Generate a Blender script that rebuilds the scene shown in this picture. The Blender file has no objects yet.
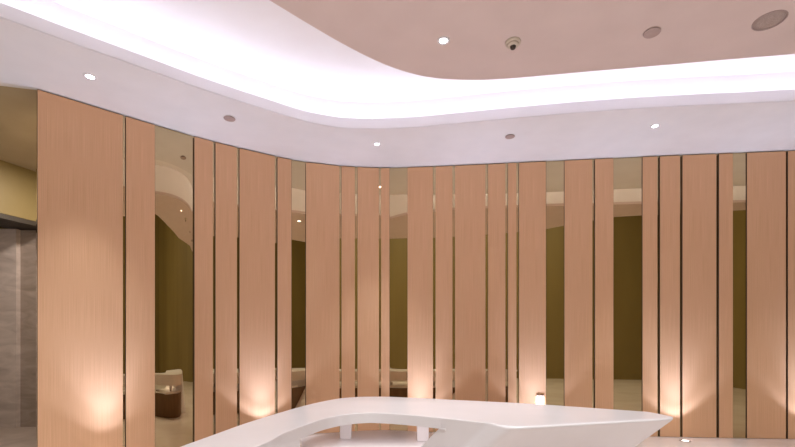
import bpy, bmesh, math
from mathutils import Vector
from mathutils.geometry import tessellate_polygon

S = bpy.context.scene
COL = S.collection
PI = math.pi

# ------------------------------------------------------------------ frame
F = 450.0            # focal length in px of a 795 px wide frame
CX, HY = 397.5, 350  # principal column / horizon row
EYE = 1.25
CEIL = 4.05          # soffit / inner ceiling height
UP = CEIL - EYE

cam = bpy.data.cameras.new('camera')
cam.sensor_width = 36
cam.lens = F * 36 / 795
cam.shift_y = (HY - 223.5) / 795
cam.clip_start = .02
co = bpy.data.objects.new('camera', cam)
COL.objects.link(co)
co.location = (0, 0, EYE)
co.rotation_euler = (PI / 2, 0, 0)
S.camera = co


def on_plane(px, py, drop):
    """photo pixel -> (x, y) on the horizontal plane `drop` below the eye"""
    d = drop * F / (py - HY)
    return ((px - CX) / F * d, d)


def on_ceil(px, py):
    return on_plane(px, py, -UP)


# ------------------------------------------------------------------ materials
def lin(r, g, b):
    f = lambda c: (c / 255 / 12.92) if c / 255 <= .04045 else ((c / 255 + .055) / 1.055) ** 2.4
    return (f(r), f(g), f(b), 1)


def mat(name, rgb, rough=.5, metal=0, spec=.5, emit=None, estr=0, coat=0):
    m = bpy.data.materials.new(name)
    m.use_nodes = True
    b = m.node_tree.nodes['Principled BSDF']
    b.inputs['Base Color'].default_value = lin(*rgb)
    b.inputs['Roughness'].default_value = rough
    b.inputs['Metallic'].default_value = metal
    b.inputs['Specular IOR Level'].default_value = spec
    b.inputs['Coat Weight'].default_value = coat
    if emit:
        b.inputs['Emission Color'].default_value = lin(*emit)
        b.inputs['Emission Strength'].default_value = estr
    return m


def noisy(m, rgb1, rgb2, scale, stretch=(1, 1, 1), detail=4, lo=.3, hi=.7, distort=0, bump=0):
    """procedural two-tone noise in object space as base colour"""
    nt = m.node_tree
    b = nt.nodes['Principled BSDF']
    tc = nt.nodes.new('ShaderNodeTexCoord')
    mp = nt.nodes.new('ShaderNodeMapping')
    mp.inputs['Scale'].default_value = stretch
    n = nt.nodes.new('ShaderNodeTexNoise')
    n.inputs['Scale'].default_value = scale
    n.inputs['Detail'].default_value = detail
    n.inputs['Distortion'].default_value = distort
    r = nt.nodes.new('ShaderNodeValToRGB')
    r.color_ramp.elements[0].position = lo
    r.color_ramp.elements[1].position = hi
    r.color_ramp.elements[0].color = lin(*rgb1)
    r.color_ramp.elements[1].color = lin(*rgb2)
    L = nt.links.new
    L(tc.outputs['Object'], mp.inputs['Vector'])
    L(mp.outputs['Vector'], n.inputs['Vector'])
    L(n.outputs['Fac'], r.inputs['Fac'])
    L(r.outputs['Color'], b.inputs['Base Color'])
    if bump:
        bp = nt.nodes.new('ShaderNodeBump')
        bp.inputs['Strength'].default_value = bump
        bp.inputs['Distance'].default_value = .002
        L(n.outputs['Fac'], bp.inputs['Height'])
        L(bp.outputs['Normal'], b.inputs['Normal'])
    return m


M = {}
M['white'] = noisy(mat('painted_plaster', (234, 232, 235), .7, spec=.2), (232, 230, 233), (237, 235, 238), 3)
M['cove'] = noisy(mat('cove_plaster_lit', (246, 244, 247), .7, spec=.2), (245, 243, 246), (248, 246, 249), 3)  # glow on lip and recess put into a whiter colour than the soffit
M['inner'] = noisy(mat('inner_plaster_dim', (217, 199, 194), .7, spec=.2), (215, 197, 192), (220, 202, 197), 3)  # weaker light on the inner ceiling put into a darker, pinker colour
M['beige'] = noisy(mat('passage_plaster', (176, 160, 132), .7, spec=.2), (172, 156, 128), (180, 164, 136), 2)
M['olive'] = noisy(mat('olive_lacquer', (124, 106, 62), .5), (120, 102, 58), (128, 110, 66), 2)
M['hall'] = noisy(mat('hall_wall', (134, 116, 68), .5), (126, 108, 62), (142, 124, 74), .8, (1, 1, .2))
M['dark'] = noisy(mat('dark_bronze', (52, 44, 36), .45), (48, 40, 32), (56, 48, 40), 5)
M['marble'] = noisy(mat('wall_marble', (188, 174, 168), .3), (168, 154, 148), (206, 192, 186), 2.2, (1, 1, 3.2), 6, .3, .72, .8)
M['marbledark'] = noisy(mat('wall_marble_brown', (150, 136, 126), .3), (132, 118, 108), (168, 152, 142), 2.2, (1, 1, 3.2), 6, .3, .72, .8)
M['floor'] = noisy(mat('floor_marble', (236, 224, 218), .22), (228, 214, 207), (243, 233, 228), .9, (1, 1, 1), 5, .3, .7, .6)
M['stone'] = noisy(mat('white_solid_surface', (232, 226, 227), .28, coat=.2), (230, 224, 225), (234, 228, 229), 4)
M['mirror'] = noisy(mat('bronze_mirror', (200, 181, 142), .015, 1), (199, 180, 141), (201, 182, 143), .4)
M['wood'] = noisy(mat('rift_oak_veneer', (223, 177, 139), .42, spec=.3), (211, 164, 126), (233, 189, 152), 30, (16, 16, .05), 3, .3, .7)
M['edge'] = noisy(mat('edge_band', (74, 52, 38), .5), (68, 47, 34), (80, 57, 42), 20)
M['walnut'] = noisy(mat('brown_veneer', (112, 84, 56), .45), (104, 77, 50), (120, 91, 62), 12, (1, 1, .15))
M['metal'] = noisy(mat('brushed_metal', (170, 160, 156), .35, 1), (166, 156, 152), (174, 164, 160), 30)
M['plate'] = noisy(mat('pinkish_plate', (176, 156, 152), .45), (172, 152, 148), (180, 160, 156), 30)
M['cream'] = noisy(mat('cream_plastic', (206, 194, 178), .45), (202, 190, 174), (210, 198, 182), 30)
M['grille'] = noisy(mat('speaker_mesh', (178, 160, 152), .6), (146, 130, 124), (188, 170, 162), 260, detail=1)
M['lens'] = mat('lamp_lens', (255, 255, 255), .3, emit=(238, 240, 255), estr=14)
M['uplens'] = mat('uplight_lens', (255, 255, 255), .3, emit=(255, 240, 226), estr=9)
M['led'] = mat('led_strip', (255, 255, 255), .5, emit=(240, 240, 255), estr=9)

# ------------------------------------------------------------------ mesh helpers


def link(name, bm, m, parent=None, smooth=False):
    me = bpy.data.meshes.new(name)
    bmesh.ops.recalc_face_normals(bm, faces=bm.faces)
    bm.to_mesh(me)
    bm.free()
    me.materials.append(m)
    if smooth:
        for p in me.polygons:
            p.use_smooth = True
    o = bpy.data.objects.new(name, me)
    COL.objects.link(o)
    if parent:
        o.parent = parent
    return o


def tag(o, label, cat, group=None):
    o['label'] = label
    o['category'] = cat
    if group:
        o['group'] = group
    return o


def struct(o):
    o['kind'] = 'structure'
    return o


def empty(name, loc, rz=0):
    o = bpy.data.objects.new(name, None)
    o.empty_display_size = .1
    COL.objects.link(o)
    o.location = loc
    o.rotation_euler = (0, 0, rz)
    return o


def add_box(bm, x0, x1, y0, y1, z0, z1):
    v = [bm.verts.new(p) for p in ((x0, y0, z0), (x1, y0, z0), (x1, y1, z0), (x0, y1, z0),
                                   (x0, y0, z1), (x1, y0, z1), (x1, y1, z1), (x0, y1, z1))]
    for f in ((3, 2, 1, 0), (4, 5, 6, 7), (0, 1, 5, 4), (1, 2, 6, 5), (2, 3, 7, 6), (3, 0, 4, 7)):
        bm.faces.new([v[i] for i in f])


def add_prism(bm, pts, z0, z1, shift=(0, 0), tess=False):
    """pts: outline at z1; bottom outline displaced by shift"""
    t = [bm.verts.new((x, y, z1)) for x, y in pts]
    b = [bm.verts.new((x + shift[0], y + shift[1], z0)) for x, y in pts]
    n = len(pts)
    if tess:
        for tri in tessellate_polygon([[Vector((x, y, 0)) for x, y in pts]]):
            bm.faces.new([t[k] for k in tri])
            bm.faces.new([b[k] for k in tri[::-1]])
    else:
        bm.faces.new(t)
        bm.faces.new(b[::-1])
    for i in range(n):
        j = (i + 1) % n
        bm.faces.new((t[i], b[i], b[j], t[j]))


def add_lathe(bm, prof, n=40):
    """prof: (r, z) list, from axis to axis"""
    rings = []
    for r, z in prof:
        if r < 1e-6:
            rings.append([bm.verts.new((0, 0, z))])
        else:
            rings.append([bm.verts.new((r * math.cos(2 * PI * k / n), r * math.sin(2 * PI * k / n), z)) for k in range(n)])
    for a, b in zip(rings, rings[1:]):
        for k in range(n):
            l = (k + 1) % n
            if len(a) == 1 and len(b) == 1:
                continue
            if len(a) == 1:
                bm.faces.new((a[0], b[k], b[l]))
            elif len(b) == 1:
                bm.faces.new((a[k], b[0], a[l]))
            else:
                bm.faces.new((a[k], b[k], b[l], a[l]))


def bevel(o, w, seg=3, ang=30):
    md = o.modifiers.new('bevel', 'BEVEL')
    md.width = w
    md.segments = seg
    md.limit_method = 'ANGLE'
    md.angle_limit = math.radians(ang)
    for p in o.data.polygons:
        p.use_smooth = True
    wn = o.modifiers.new('wn', 'WEIGHTED_NORMAL')
    wn.keep_sharp = False
    return o


def spline(pts, n=12):
    """Catmull-Rom (centripetal-ish) through 2-D points"""
    out = []
    P = [Vector(p) for p in pts]
    P = [P[0] * 2 - P[1]] + P + [P[-1] * 2 - P[-2]]
    for i in range(1, len(P) - 2):
        p0, p1, p2, p3 = P[i - 1:i + 3]
        d = (p2 - p1).length
        m1 = (p2 - p0) / ((p2 - p1).length + (p1 - p0).length) * d
        m2 = (p3 - p1) / ((p3 - p2).length + (p2 - p1).length) * d
        for k in range(n):
            t = k / n
            out.append((2 * t ** 3 - 3 * t * t + 1) * p1 + (t ** 3 - 2 * t * t + t) * m1
                       + (-2 * t ** 3 + 3 * t * t) * p2 + (t ** 3 - t * t) * m2)
    out.append(P[-2])
    return out


def offset(pts, d):
    """offset an open polyline to its left by d"""
    out = []
    for i, p in enumerate(pts):
        a = pts[max(i - 1, 0)]
        b = pts[min(i + 1, len(pts) - 1)]
        t = (b - a).normalized()
        out.append(p + Vector((-t.y, t.x)) * d)
    return out


def add_band(bm, a, b, z0, z1):
    """solid between polylines a and b (same count), from z0 to z1"""
    rows = []
    for p, q in zip(a, b):
        rows.append([bm.verts.new((p.x, p.y, z0)), bm.verts.new((q.x, q.y, z0)),
                     bm.verts.new((q.x, q.y, z1)), bm.verts.new((p.x, p.y, z1))])
    for r, s in zip(rows, rows[1:]):
        for k in range(4):
            l = (k + 1) % 4
            bm.faces.new((r[k], r[l], s[l], s[k]))
    bm.faces.new(rows[0])
    bm.faces.new(rows[-1][::-1])


# ------------------------------------------------------------------ wall curve
WALL = spline([(-3.85, 4.81), (-2.80, 5.75), (-2.17, 6.22), (-1.35, 6.68), (-.5, 6.87), (.3, 6.86),
               (2.18, 6.65), (3.58, 6.49), (6.1, 6.24)], 24)


def wall_at(px):
    """where the sight line of a photo column meets the wall curve"""
    k = (px - CX) / F
    for a, b in zip(WALL, WALL[1:]):
        fa, fb = a.x - k * a.y, b.x - k * b.y
        if fa <= 0 <= fb or (fa > 0 >= fb):
            t = fa / (fa - fb)
            return a.lerp(b, t)
    return WALL[-1] if k > 0 else WALL[0]


def wall_near(x):
    for a, b in zip(WALL, WALL[1:]):
        if a.x <= x <= b.x:
            p = a.lerp(b, (x - a.x) / (b.x - a.x))
            t = (b - a).normalized()
            return p, Vector((t.y, -t.x))
    return WALL[-1], Vector((0, -1))


# mirrored backing wall
bk = [Vector((p.x, p.y)) for p in WALL]
bm = bmesh.new()
add_band(bm, offset(bk, .031), offset(bk, .20), 0, CEIL)
wf = struct(link('wall_front', bm, M['mirror']))
for p in wf.data.polygons:
    p.use_smooth = abs(p.normal.z) < .5
wf.data.set_sharp_from_angle(angle=math.radians(40))

PANELS = [(37.5, 123), (126, 155), (194.5, 213), (215.5, 237), (239.5, 275), (277.5, 291.5), (306, 339.5),
          (341.5, 355), (357.5, 379), (381, 389.5), (407.5, 433), (435.5, 452.5), (455, 485.5), (488, 505.5),
          (508, 516.5), (519, 546), (564.5, 592.5), (595, 613.5), (642.5, 657.5), (660, 680), (682.5, 716.5),
          (719, 733), (747, 786), (788, 826)]
PLABEL = [
    'widest wood panel, at the left end of the wall beside the passage',
    'medium wood panel between the widest panel and the leftmost bronze mirror',
    'narrow wood panel just right of the leftmost bronze mirror',
    'second wood panel right of the leftmost bronze mirror, between two slits',
    'wide wood panel lit from below, behind the left arm of the white desk',
    'narrow wood panel just left of the second bronze mirror from the left',
    'wide wood panel just right of the second bronze mirror from the left',
    'narrow wood panel, second right of the second bronze mirror from the left',
    'medium wood panel below the small middle soffit downlight, third right of the second mirror',
    'very narrow wood panel just left of the third bronze mirror from the left',
    'brightly uplit wood panel just right of the third bronze mirror from the left',
    'medium wood panel, second right of the third bronze mirror from the left',
    'wide wood panel behind the desk, third right of the third bronze mirror',
    'narrow wood panel fourth right of the third bronze mirror, below the grey soffit disc',
    'narrowest wood panel in the middle of the wall, between two dark slits',
    'uplit wood panel behind the small bright step light',
    'wide wood panel just right of the fourth bronze mirror from the left',
    'medium wood panel just left of the widest right-hand mirror',
    'narrow wood panel just right of the widest right-hand mirror, above the desk tip',
    'wood panel with the left half of the bright uplight scallop by the desk tip',
    'wide wood panel with the right half of the bright uplight scallop behind the floor uplight',
    'narrow wood panel just left of the rightmost bronze mirror',
    'wide wood panel just right of the rightmost bronze mirror',
    'last wood panel, cut by the right edge of the photo']


def slab(name, p, q, depth0, depth1, z0, z1, m, bev):
    """flat upright board with front edge from p to q"""
    t = (q - p)
    w = t.length
    ang = math.atan2(t.y, t.x)
    mid = (p + q) / 2
    bm = bmesh.new()
    add_box(bm, -w / 2, w / 2, depth0, depth1, z0, z1)
    o = link(name, bm, m)
    o.location = (mid.x, mid.y, 0)
    o.rotation_euler = (0, 0, ang)
    if bev:
        bevel(o, bev, 2)
    return o


for (a, b), lb in zip(PANELS, PLABEL):
    o = slab('wood_panel', wall_at(a), wall_at(b), 0, .029, .004, CEIL - .014, M['wood'], .0025)
    o.data.materials.append(M['edge'])      # dark edge banding
    for f in o.data.polygons:
        if abs(f.normal.x) > .5 or abs(f.normal.z) > .5:
            f.material_index = 1
    tag(o, lb, 'wall panel', 'oak veneer panels along the curved wall')

MLABEL = ['leftmost tall bronze mirror, reflecting the sweep of the lit cove',
          'second tall bronze mirror from the left, narrow, behind the left bend of the desk',
          'third tall bronze mirror from the left, in the bend of the wall',
          'fourth tall bronze mirror from the left, right of the small step light',
          'widest right-hand bronze mirror, above the pointed end of the desk',
          'rightmost narrow bronze mirror, right of the bright uplight scallop']
for (a, b), lb in zip([(155, 194.5), (291.5, 306), (389.5, 407.5), (546, 564.5), (613.5, 642.5), (733, 747)], MLABEL):
    if a == 155:      # this pane is slightly bowed and set a little askew
        p, q = wall_at(a + .4), wall_at(b - .4)
        w_ = (q - p).length
        arc = [Vector((u * w_ / 2, .008 + .013 * u * u)) for u in [k / 12 - 1 for k in range(25)]]
        bm = bmesh.new()
        add_band(bm, arc, [v + Vector((0, .007)) for v in arc], .004, CEIL - .014)
        o = link('mirror_panel', bm, M['mirror'], None, True)
        o.data.set_sharp_from_angle(angle=math.radians(40))
        o.location = ((p.x + q.x) / 2, (p.y + q.y) / 2, 0)
        o.rotation_euler = (0, 0, math.atan2(q.y - p.y, q.x - p.x) + math.radians(1.5))
        tag(o, lb, 'mirror', 'tall bronze mirrors between the wood panels')
        continue
    o = slab('mirror_panel', wall_at(a + .4), wall_at(b - .4), .016, .0235, .004, CEIL - .014, M['mirror'], 0)
    tag(o, lb, 'mirror', 'tall bronze mirrors between the wood panels')

# ------------------------------------------------------------------ ceilings
OUT_PX = [(0, 17.5), (68, 42), (136, 66), (204, 90), (270, 111), (307, 122), (335, 127.3), (356, 128.8), (379, 129),
          (417, 127.3), (451, 124.2), (530, 117), (596, 111.6), (672, 106.8), (795, 101)]
o3 = [on_ceil(*p) for p in OUT_PX]
OUTER = spline([(-7.4, 0.4), (-5.2, 2.25)] + o3 + [(6.6, 4.78), (9.4, 4.45)], 8)
IN_PX = [(269, 0), (307, 23), (345, 45), (383, 63.7), (413, 73.8), (440, 78.6), (470, 80), (493, 79.5), (530, 76.8),
         (596, 70.9), (672, 64.4), (748, 57.8), (795, 54)]
i3 = [on_ceil(*p) for p in IN_PX]
INNER = spline([(-2.05, 2.62), (-1.55, 3.10)] + i3 + [(5.6, 3.99), (9.4, 3.5)], 8)
XR, XL, YB, HIGH = 9.4, -7.4, -7.0, 9.2

RH = .52            # height of the cove recess
# soffit: from the cove edge to behind the wall
bm = bmesh.new()
wl = [Vector((-7.4, 4.77)), Vector((-4.2, 4.77))] + [p for p in offset(bk, .05)] + [Vector((9.4, 5.95))]
poly = [(p.x, p.y) for p in OUTER] + [(p.x, p.y) for p in wl[::-1]]
add_prism(bm, poly, CEIL, CEIL + .012, tess=True)
struct(link('ceiling_soffit', bm, M['white'])).name = 'ceiling'
# upstanding lip of the cove
bm = bmesh.new()
lip = [[bm.verts.new((p.x, p.y, CEIL + z)) for p, z in zip(ps, (.0125, .0125, .185, .185))]
       for ps in zip(OUTER, offset(OUTER, .12), offset(OUTER, .12), offset(OUTER, .10))]
for r, u in zip(lip, lip[1:]):
    for k in range(4):
        bm.faces.new((r[k], r[(k + 1) % 4], u[(k + 1) % 4], u[k]))
bm.faces.new(lip[0])
bm.faces.new(lip[-1][::-1])
struct(link('trim_1', bm, M['cove'], smooth=False))
# recess: back wall + top
bm = bmesh.new()
add_band(bm, offset(OUTER, .34), offset(OUTER, .40), CEIL + .013, CEIL + RH)
struct(link('trim_2', bm, M['cove']))
TOP = CEIL + RH
VOID = [(-7.4, 2.3), (1.0, 2.55), (2.5, 2.7), (3.7, 3.40), (9.4, 3.40)]
bm = bmesh.new()   # inner upright face of the recess
add_band(bm, offset(INNER, -.001), offset(INNER, -.05), CEIL + .05, CEIL + RH)
struct(link('trim_7', bm, M['cove']))
bm = bmesh.new()
back = offset(OUTER, .40)
poly = [(p.x, p.y) for p in back if p.y > 2.4] + [(9.4, 3.4)] + [(x, y) for x, y in VOID[::-1][1:]]
add_prism(bm, poly, TOP, TOP + .05, tess=True)
struct(link('ceiling_recess', bm, M['cove'])).name = 'ceiling_cove'
# inner dropped ceiling
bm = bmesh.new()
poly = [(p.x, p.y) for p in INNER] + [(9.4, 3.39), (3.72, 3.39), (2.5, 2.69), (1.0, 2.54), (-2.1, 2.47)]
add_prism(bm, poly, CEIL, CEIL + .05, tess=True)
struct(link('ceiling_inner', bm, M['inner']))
bm = bmesh.new()   # ledge carrying the strip
add_band(bm, offset(OUTER, .121), offset(OUTER, .21), CEIL + .013, CEIL + .182)
struct(link('trim_8', bm, M['cove']))
# led strip lying behind the lip, the cove's unseen lamp
bm = bmesh.new()
add_band(bm, offset(OUTER, .160), offset(OUTER, .174), CEIL + .184, CEIL + .216)
struct(link('cove_led', bm, M['led']))

# ------------------------------------------------------------------ shell
bm = bmesh.new()
add_box(bm, XL, XR, YB, 9.2, -.1, 0)
struct(link('floor', bm, M['floor']))
bm = bmesh.new()
add_box(bm, XL, XR, YB - .1, YB, 0, HIGH)
struct(link('wall_back', bm, M['hall']))
bm = bmesh.new()
add_box(bm, XR, XR + .1, YB, 9.2, 0, HIGH)
struct(link('wall_right', bm, M['hall']))
bm = bmesh.new()
add_box(bm, XL - .1, XL, YB, 9.2, 0, HIGH)
struct(link('wall_left', bm, M['hall']))
bm = bmesh.new()
add_box(bm, XL, XR, YB, 9.2, HIGH, HIGH + .1)
struct(link('ceiling_hall', bm, M['hall']))
bm = bmesh.new()   # fascia above the edge of the low ceiling
v = [Vector(p) for p in VOID]
add_band(bm, v, [p + Vector((0, .08)) for p in v], CEIL + .051, HIGH)
struct(link('wall_fascia', bm, M['hall'])).name = 'trim_4'
bm = bmesh.new()   # plain wall continuing to the right of the panelling
add_box(bm, 6.1, XR, 6.22, 6.4, 0, CEIL)
struct(link('wall_front_plain', bm, M['white'])).name = 'wall_frontright'

# passage on the left
bm = bmesh.new()
add_box(bm, -7.4, -3.97, 5.0, 9.2, .0003, .006)
struct(link('floor_passage', bm, M['marbledark']))
bm = bmesh.new()
add_prism(bm, [(-7.4, 4.77), (-4.21, 4.77), (-3.85, 4.825), (-3.7, 5.1), (-3.7, 9.2), (-7.4, 9.2)], CEIL + .0003, CEIL + .06)
struct(link('ceiling_passage', bm, M['beige']))
bm = bmesh.new()   # return wall behind the panelling
add_band(bm, [Vector((-3.96, 4.96)), Vector((-3.96, 9.2))], [Vector((-3.86, 5.06)), Vector((-3.86, 9.2))], 0, CEIL)
struct(link('wall_return', bm, M['beige'])).name = 'wall_passage'
d = Vector((.37, .93)).normalized()
h0 = Vector((-5.85, 6.63)) - d * 1.6
h1 = Vector((-5.85, 6.63)) + d * 2.2
nrm = Vector((-d.y, d.x))
bm = bmesh.new()
add_band(bm, [h0, h1], [h0 + nrm * .16, h1 + nrm * .16], 3.27, CEIL)
struct(link('lintel', bm, M['olive'])).name = 'trim_5'
bm = bmesh.new()
add_band(bm, [h0 + nrm * .005, h1 + nrm * .005], [h0 + nrm * .6, h1 + nrm * .6], 3.20, 3.268)  # underside of the lintel, its shade put into the dark colour
struct(link('lintel_soffit', bm, M['dark'])).name = 'trim_6'
bm = bmesh.new()
add_box(bm, -7.4, -6.10, 7.2, 7.35, 0, 3.19)
struct(link('wall_marble', bm, M['marble']))
bm = bmesh.new()
add_box(bm, -6.10, -3.97, 7.28, 7.4, 0, 3.19)
struct(link('wall_marble_brown', bm, M['marbledark']))
bm = bmesh.new()
add_box(bm, XL, XR, 9.2, 9.3, 0, CEIL)
struct(link('wall_far', bm, M['beige']))

# ------------------------------------------------------------------ ceiling fittings


def spot(name, loc, energy, size, blend, color, rot=(0, 0, 0), radius=.03):
    l = bpy.data.lights.new(name, 'SPOT')
    l.energy = energy
    l.spot_size = math.radians(size)
    l.spot_blend = blend
    l.color = color
    l.shadow_soft_size = radius
    o = bpy.data.objects.new(name, l)
    COL.objects.link(o)
    o.location = loc
    o.rotation_euler = rot
    return o


COOL = (.93, .96, 1)
WARM = (1, .80, .62)


def downlight(px, py, r, label, energy):
    x, y = on_ceil(px, py)
    t = tag(empty('downlight', (x, y, CEIL)), label, 'ceiling light', 'recessed downlights')
    bm = bmesh.new()
    add_lathe(bm, [(r * .62, -.001), (r * .68, -.007), (r, -.004), (r, 0), (r * .62, 0), (r * .62, -.001)])
    link('trim_ring', bm, M['white'], t, True)
    bm = bmesh.new()
    add_lathe(bm, [(0, -.0035), (r * .4, -.003), (r * .615, -.001), (r * .615, -.0002), (0, -.0002)])
    link('lamp_lens', bm, M['lens'], t, True)
    spot('down_spot', (x, y, CEIL - .03), energy, 54, 1, COOL)


downlight(90, 76.5, .062, 'lit round downlight in the left soffit above the widest wood panel', 190)
downlight(377, 144, .052, 'small lit downlight in the middle of the soffit near the wall bend', 190)
downlight(655, 126, .054, 'lit round downlight in the soffit above the right-hand panels', 190)
downlight(443.5, 40.5, .056, 'lit round downlight in the inner ceiling, left of the smoke detector', 120)


def disc(px, py, r, label):
    x, y = on_ceil(px, py)
    t = tag(empty('sprinkler_cover', (x, y, CEIL)), label, 'sprinkler cover', 'round sprinkler cover plates')
    bm = bmesh.new()
    add_lathe(bm, [(0, -.016), (r * .8, -.0155), (r * .96, -.013), (r, -.009), (r * .97, -.006), (0, -.006)])
    link('cover_plate', bm, M['plate'], t, True)
    bm = bmesh.new()
    add_lathe(bm, [(0, -.006), (r * .8, -.006), (r * .8, 0), (0, 0)])
    link('collar', bm, M['dark'], t, False)


disc(229.5, 118, .068, 'grey sprinkler plate in the soffit above the leftmost mirror, left of the bend')
disc(510, 136, .062, 'grey sprinkler plate in the soffit above the middle of the desk')
disc(652.0, 31.9, .070, 'pinkish sprinkler plate in the inner ceiling, left of the speaker')

x, y = on_ceil(769.5, 20.5)
t = tag(empty('ceiling_speaker', (x, y, CEIL)), 'large round grey speaker grille in the inner ceiling at top right', 'speaker')
r = .122
bm = bmesh.new()
add_lathe(bm, [(r * .93, -.002), (r * .95, -.008), (r, -.005), (r, 0), (r * .93, 0), (r * .93, -.002)], 56)
link('rim', bm, M['plate'], t, True)
bm = bmesh.new()
add_lathe(bm, [(0, -.006), (r * .6, -.005), (r * .925, -.002), (r * .925, -.0003), (0, -.0003)], 56)
link('grille', bm, M['grille'], t, True)

x, y = on_ceil(513, 42)
t = tag(empty('smoke_detector', (x, y, CEIL)), 'cream smoke detector with dark sensor tip under the inner ceiling', 'smoke detector')
bm = bmesh.new()
add_lathe(bm, [(0, -.022), (.058, -.022), (.068, -.016), (.070, -.006), (.070, 0), (0, 0)])
link('base', bm, M['cream'], t, True)
bm = bmesh.new()
add_lathe(bm, [(0, -.042), (.040, -.042), (.050, -.036), (.054, -.0225), (0, -.0225)])
link('housing', bm, M['cream'], t, True)
bm = bmesh.new()
add_lathe(bm, [(0, -.066), (.014, -.066), (.022, -.060), (.028, -.0425), (0, -.0425)])
link('sensor_tip', bm, M['dark'], t, True)

for x, y in ((-.4, 2.9), (1.4, 3.0), (3.4, 3.55), (5.6, 3.7)):
    spot('down_spot', (x, y, CEIL - .03), 60, 70, 1, COOL)  # added unseen spots that brighten floor and desk

# ------------------------------------------------------------------ floor uplights


def uplight(X, label, energy=26, gap=.27, blend=.35):
    p, n = wall_near(X)
    q = p + n * gap
    t = tag(empty('floor_uplight', (q.x, q.y, 0)), label, 'uplight', 'recessed floor uplights along the wall')
    bm = bmesh.new()
    add_lathe(bm, [(.048, .001), (.050, .008), (.070, .005), (.070, 0), (.048, 0), (.048, .001)])
    link('ring', bm, M['metal'], t, True)
    bm = bmesh.new()
    add_lathe(bm, [(0, .005), (.03, .004), (.047, .002), (.047, .0003), (0, .0003)])
    link('lamp_lens', bm, M['uplens'], t, True)
    d = Vector((-n.x * .06, -n.y * .06, 1))
    spot('uplight_beam', (q.x, q.y, .02), 80, 58, 1, (.62, .72, 1), d.to_track_quat('-Z', 'Y').to_euler(), .025)
    spot('uplight_lamp', (q.x, q.y, .02), energy, 94, blend, (.70, .77, 1), (PI, 0, 0), .025)


uplight(3.98, 'round floor uplight near the wall, right of the pointed desk end')
UPL = [(-3.40, 'floor uplight under the widest wood panel'), (-1.93, 'floor uplight behind the left arm of the desk'),
       (.34, 'floor uplight behind the middle of the desk'), (2.02, 'floor uplight behind the desk under the step light panel'),
       (5.72, 'floor uplight at the foot of the last wood panel')]
for X, lb in UPL:
    uplight(X, lb, blend=.8 if X < -3 else .35)

# small step light on the panel by the fourth mirror
p = wall_at(540)
n = wall_near(p.x)[1]
q = p + n * .009
t = tag(empty('step_light', (q.x, q.y, 0), math.atan2(-n.x, -n.y) * -1), 'small bright box light with dark cap low on an uplit wood panel', 'wall light')
bm = bmesh.new()
add_box(bm, -.053, .053, -.008, .008, .566, .586)
bevel(link('cap', bm, M['plate'], t), .003, 2)
bm = bmesh.new()
add_box(bm, -.049, .049, -.007, .008, .40, .5655)
bevel(link('diffuser', bm, M['uplens'], t), .004, 2)

# ------------------------------------------------------------------ reception desk
TOPZ = .80
DROP = EYE - TOPZ
REAR = [(183, 445.5), (215, 434), (240, 425), (260, 418.5), (278, 413), (310, 404.2), (339, 398.4), (360, 396.8), (385, 396.6),
        (408, 397.5), (465, 400.3), (530, 403.6), (563, 405.8), (620, 409.8), (648, 411.8)]
FRONT = [(271.6, 439.8), (284.7, 432.4), (303, 425.5), (322.7, 418.9), (338, 415.6), (352, 413.7), (372, 412.7), (404.5, 414.4), (449, 418.6),
         (492, 423.2)]
rear = spline([on_plane(*p, DROP) for p in REAR], 6)
front = spline([on_plane(*p, DROP) for p in FRONT], 6)
left_end = [(-.70, 1.85), (-.98, 1.72), (-1.04, 1.80)]
corner = [(.645, 2.66), (.70, 2.635), (.78, 2.64)]
tip = [(1.72, 2.93), (1.84, 2.98), (1.885, 3.05), (1.875, 3.13)]
outline = left_end + [(p.x, p.y) for p in rear] + tip[::-1] + corner[::-1] + [(p.x, p.y) for p in front[::-1]]

desk = tag(empty('reception_desk', (.2, 3.0, 0)), 'white sculpted reception desk with curved counter and pointed right end', 'desk')


def dpart(name, bm, m=M['stone']):
    bmesh.ops.translate(bm, verts=bm.verts, vec=(-.2, -3.0, 0))
    return link(name, bm, m, desk)


# counter slab; its right half runs on into a leaning pedestal in one piece
LEAN = Vector((-.80, .72))      # sideways travel per metre of drop
SL = .07
WZ = .49
FULL, CUT = Vector((.338, 2.956)), Vector((1.12, 3.8))
n = len(outline)
i0 = min(range(n), key=lambda k: (Vector(outline[k]) - FULL).length)      # front end of the pedestal
j0 = min(range(n), key=lambda k: (Vector(outline[k]) - CUT).length)       # rear end
right = set(range(j0, i0 + 1))
bm = bmesh.new()
top = [bm.verts.new((x, y, TOPZ)) for x, y in outline]
low = [bm.verts.new((x + (LEAN.x * SL if k in right else 0), y + (LEAN.y * SL if k in right else 0), TOPZ - SL)) for k, (x, y) in enumerate(outline)]
foot = {k: bm.verts.new((outline[k][0] + LEAN.x * TOPZ, outline[k][1] + LEAN.y * TOPZ, 0)) for k in right}
bm.faces.new(top)
for k in range(n):
    l = (k + 1) % n
    bm.faces.new((top[k], low[k], low[l], top[l]))
bm.faces.new([low[k] for k in range(n) if k not in right or k in (i0, j0)])
rk = list(range(j0, i0 + 1))
for k, l in zip(rk, rk[1:]):
    bm.faces.new((low[k], foot[k], foot[l], low[l]))
bm.faces.new((low[i0], foot[i0], foot[j0], low[j0]))
bm.faces.new([foot[k] for k in rk])
ct = dpart('counter', bm)
at = ct.data.attributes.new('bevel_weight_edge', 'FLOAT', 'EDGE')
for e in ct.data.edges:
    p, q = (ct.data.vertices[v].co for v in e.vertices)
    if abs(p.z - TOPZ) < 1e-4 and abs(q.z - TOPZ) < 1e-4:
        m_ = (p + q) / 2 + Vector((.2, 3, 0))
        at.data[e.index].value = 1.0 if (m_.x > .66 and m_.y < 3.2 + .0 * m_.x) else .14
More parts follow.
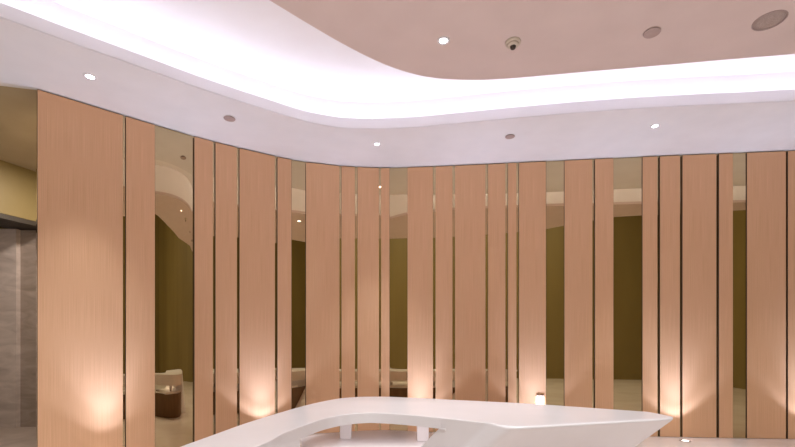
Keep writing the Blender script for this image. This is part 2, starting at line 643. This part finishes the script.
md = ct.modifiers.new('bevel', 'BEVEL')
md.width = .036
md.segments = 5
md.limit_method = 'WEIGHT'
for p in ct.data.polygons:
    p.use_smooth = True
md = ct.modifiers.new('wn', 'WEIGHTED_NORMAL')
md.keep_sharp = True
ct.data.set_sharp_from_angle(angle=math.radians(50))

# front panel with the low arched opening, flush under the counter edge
ARCH = [(300, 438.5), (304, 436.3), (310, 433.8), (320, 430.2), (338, 425.6), (356, 423.2), (372, 422.3), (390, 422.8), (405, 424.2), (425, 426.3),
        (437, 428.0), (447, 431)]


def arch_z(p):
    px = CX + p.x / p.y * F
    if px < ARCH[0][0]:
        return 0
    for (a, ya), (b, yb) in zip(ARCH, ARCH[1:]):
        if a <= px <= b:
            y = ya + (yb - ya) * (px - a) / (b - a)
            return min(EYE - (y - HY) * p.y / F, TOPZ - SL - .004)
    return TOPZ - SL - .004


fl = []
for a, b in zip(front, front[1:]):
    fl += [a.lerp(b, k / 4) for k in range(4)]
kk = next(k for k, p in enumerate(fl) if CX + p.x / p.y * F >= 300)
pa, pb = fl[kk - 1], fl[kk]
f0 = (300 - CX) / F
t_ = (pa.x - f0 * pa.y) / ((pa.x - f0 * pa.y) - (pb.x - f0 * pb.y))
edge = pa.lerp(pb, t_)
fl = [Vector((-.70, 1.85))] + fl[:kk] + [edge, edge + (pb - pa) * 1e-3] + fl[kk:]
fl = [p for p in fl if CX + p.x / p.y * F < 447]
inn = offset(fl, .045)
bm = bmesh.new()
rows = []
for p, q in zip(fl, inn):
    z = arch_z(p)
    rows.append([bm.verts.new((p.x, p.y, z)), bm.verts.new((q.x, q.y, z)),
                 bm.verts.new((q.x, q.y, TOPZ - SL - .0003)), bm.verts.new((p.x, p.y, TOPZ - SL - .0003))])
for r, u in zip(rows, rows[1:]):
    for k in range(4):
        l = (k + 1) % 4
        bm.faces.new((r[k], r[l], u[l], u[k]))
bm.faces.new(rows[0])
bm.faces.new(rows[-1][::-1])
fp = dpart('front_panel', bm)
# left-hand leg behind the front panel
leg = [(-.70, 2.76), (-.70, 2.46), (-.72, 2.25), (-.78, 1.90), (-.96, 1.78), (-1.0, 2.1), (-.96, 2.45), (-.85, 2.95), (-.68, 3.0)]
bm = bmesh.new()
add_prism(bm, leg, 0, TOPZ - SL - .0005)
bevel(dpart('leg', bm), .012, 3, 50)
# deep rear edge of the counter
ra = [p for p in rear if p.x > -.90][:-5]
bm = bmesh.new()
add_band(bm, offset(ra, -.012), offset(ra, -.034), TOPZ - .20, TOPZ - .0705)
dpart('rear_apron', bm)
bm = bmesh.new()
add_band(bm, offset(ra, -.05), offset(ra, -.07), .004, WZ - .045)
dpart('modesty_panel', bm, M['walnut'])
# lower worktop
wr = spline([on_plane(*p, EYE - WZ) for p in [(300, 437), (320, 434.3), (339, 432.2), (365, 430.4), (390, 430), (417, 431.5), (440, 434)]], 4)
bm = bmesh.new()
add_prism(bm, [(p.x, p.y) for p in wr] + [(.36, 3.30), (.14, 3.05), (-.02, 3.16), (-.2, 3.24), (-.36, 3.16), (-.52, 2.98), (-.62, 3.0)], WZ - .04, WZ)
bevel(dpart('worktop', bm), .006, 2, 50)
for px, py in ((345.5, 439), (423, 441.5)):
    x, y = on_plane(px, py, EYE - WZ)
    bm = bmesh.new()
    add_box(bm, x - .048, x + .048, y, y + .096, WZ + .0005, TOPZ - .0705)
    bevel(dpart('support_post', bm), .004, 2)

# ------------------------------------------------------------------ added fill lights and desk lamp


def area(name, loc, sx, sy, energy, color, rot=(0, 0, 0)):
    l = bpy.data.lights.new(name, 'AREA')
    l.shape = 'RECTANGLE'
    l.size, l.size_y = sx, sy
    l.energy = energy
    l.color = color
    o = bpy.data.objects.new(name, l)
    COL.objects.link(o)
    o.location = loc
    o.rotation_euler = rot
    return o


area('hall_fill_light', (1, -1.5, HIGH - .05), 8, 4, 740, (.95, .97, 1))  # added unseen light, fills the hall and the panels
area('back_fill_light', (-5.0, YB + .1, 2.4), 4.0, 4.4, 85, (.9, .95, 1), (PI / 2, 0, 0))  # added fill that brightens the panels from behind the camera
bm = bmesh.new()   # made-up window frame around the added fill light behind the camera
for k in range(5):
    xk = -7.04 + k * 1.02
    add_box(bm, xk - .03, xk + .03, YB + .02, YB + .16, .1, 4.7)
for zk in (.13, 2.6, 4.67):
    add_box(bm, -7.0, -2.99, YB + .03, YB + .15, zk - .03, zk + .03)
struct(link('fill_frame_1', bm, M['dark']))
area('desk_undercounter_lamp', (-.1, 3.42, TOPZ - SL - .004), .9, .05, 1.6, (1, .95, .93))
area('passage_fill_light', (-4.5, 6.2, CEIL - .02), .4, .4, 65, (1, .9, .8))  # added unseen light that brightens the passage

w = bpy.data.worlds.new('world')
w.use_nodes = True
w.node_tree.nodes['Background'].inputs[0].default_value = (.02, .02, .02, 1)
S.world = w

S.view_settings.view_transform = 'Standard'
S.view_settings.look = 'None'
S.view_settings.gamma = 1
S.view_settings.use_curve_mapping = False
S.view_settings.exposure = .3
S.cycles.max_bounces = 10
S.cycles.diffuse_bounces = 6
S.cycles.glossy_bounces = 5
S.cycles.sample_clamp_indirect = 4
S.cycles.caustics_reflective = True
S.cycles.use_denoising = True
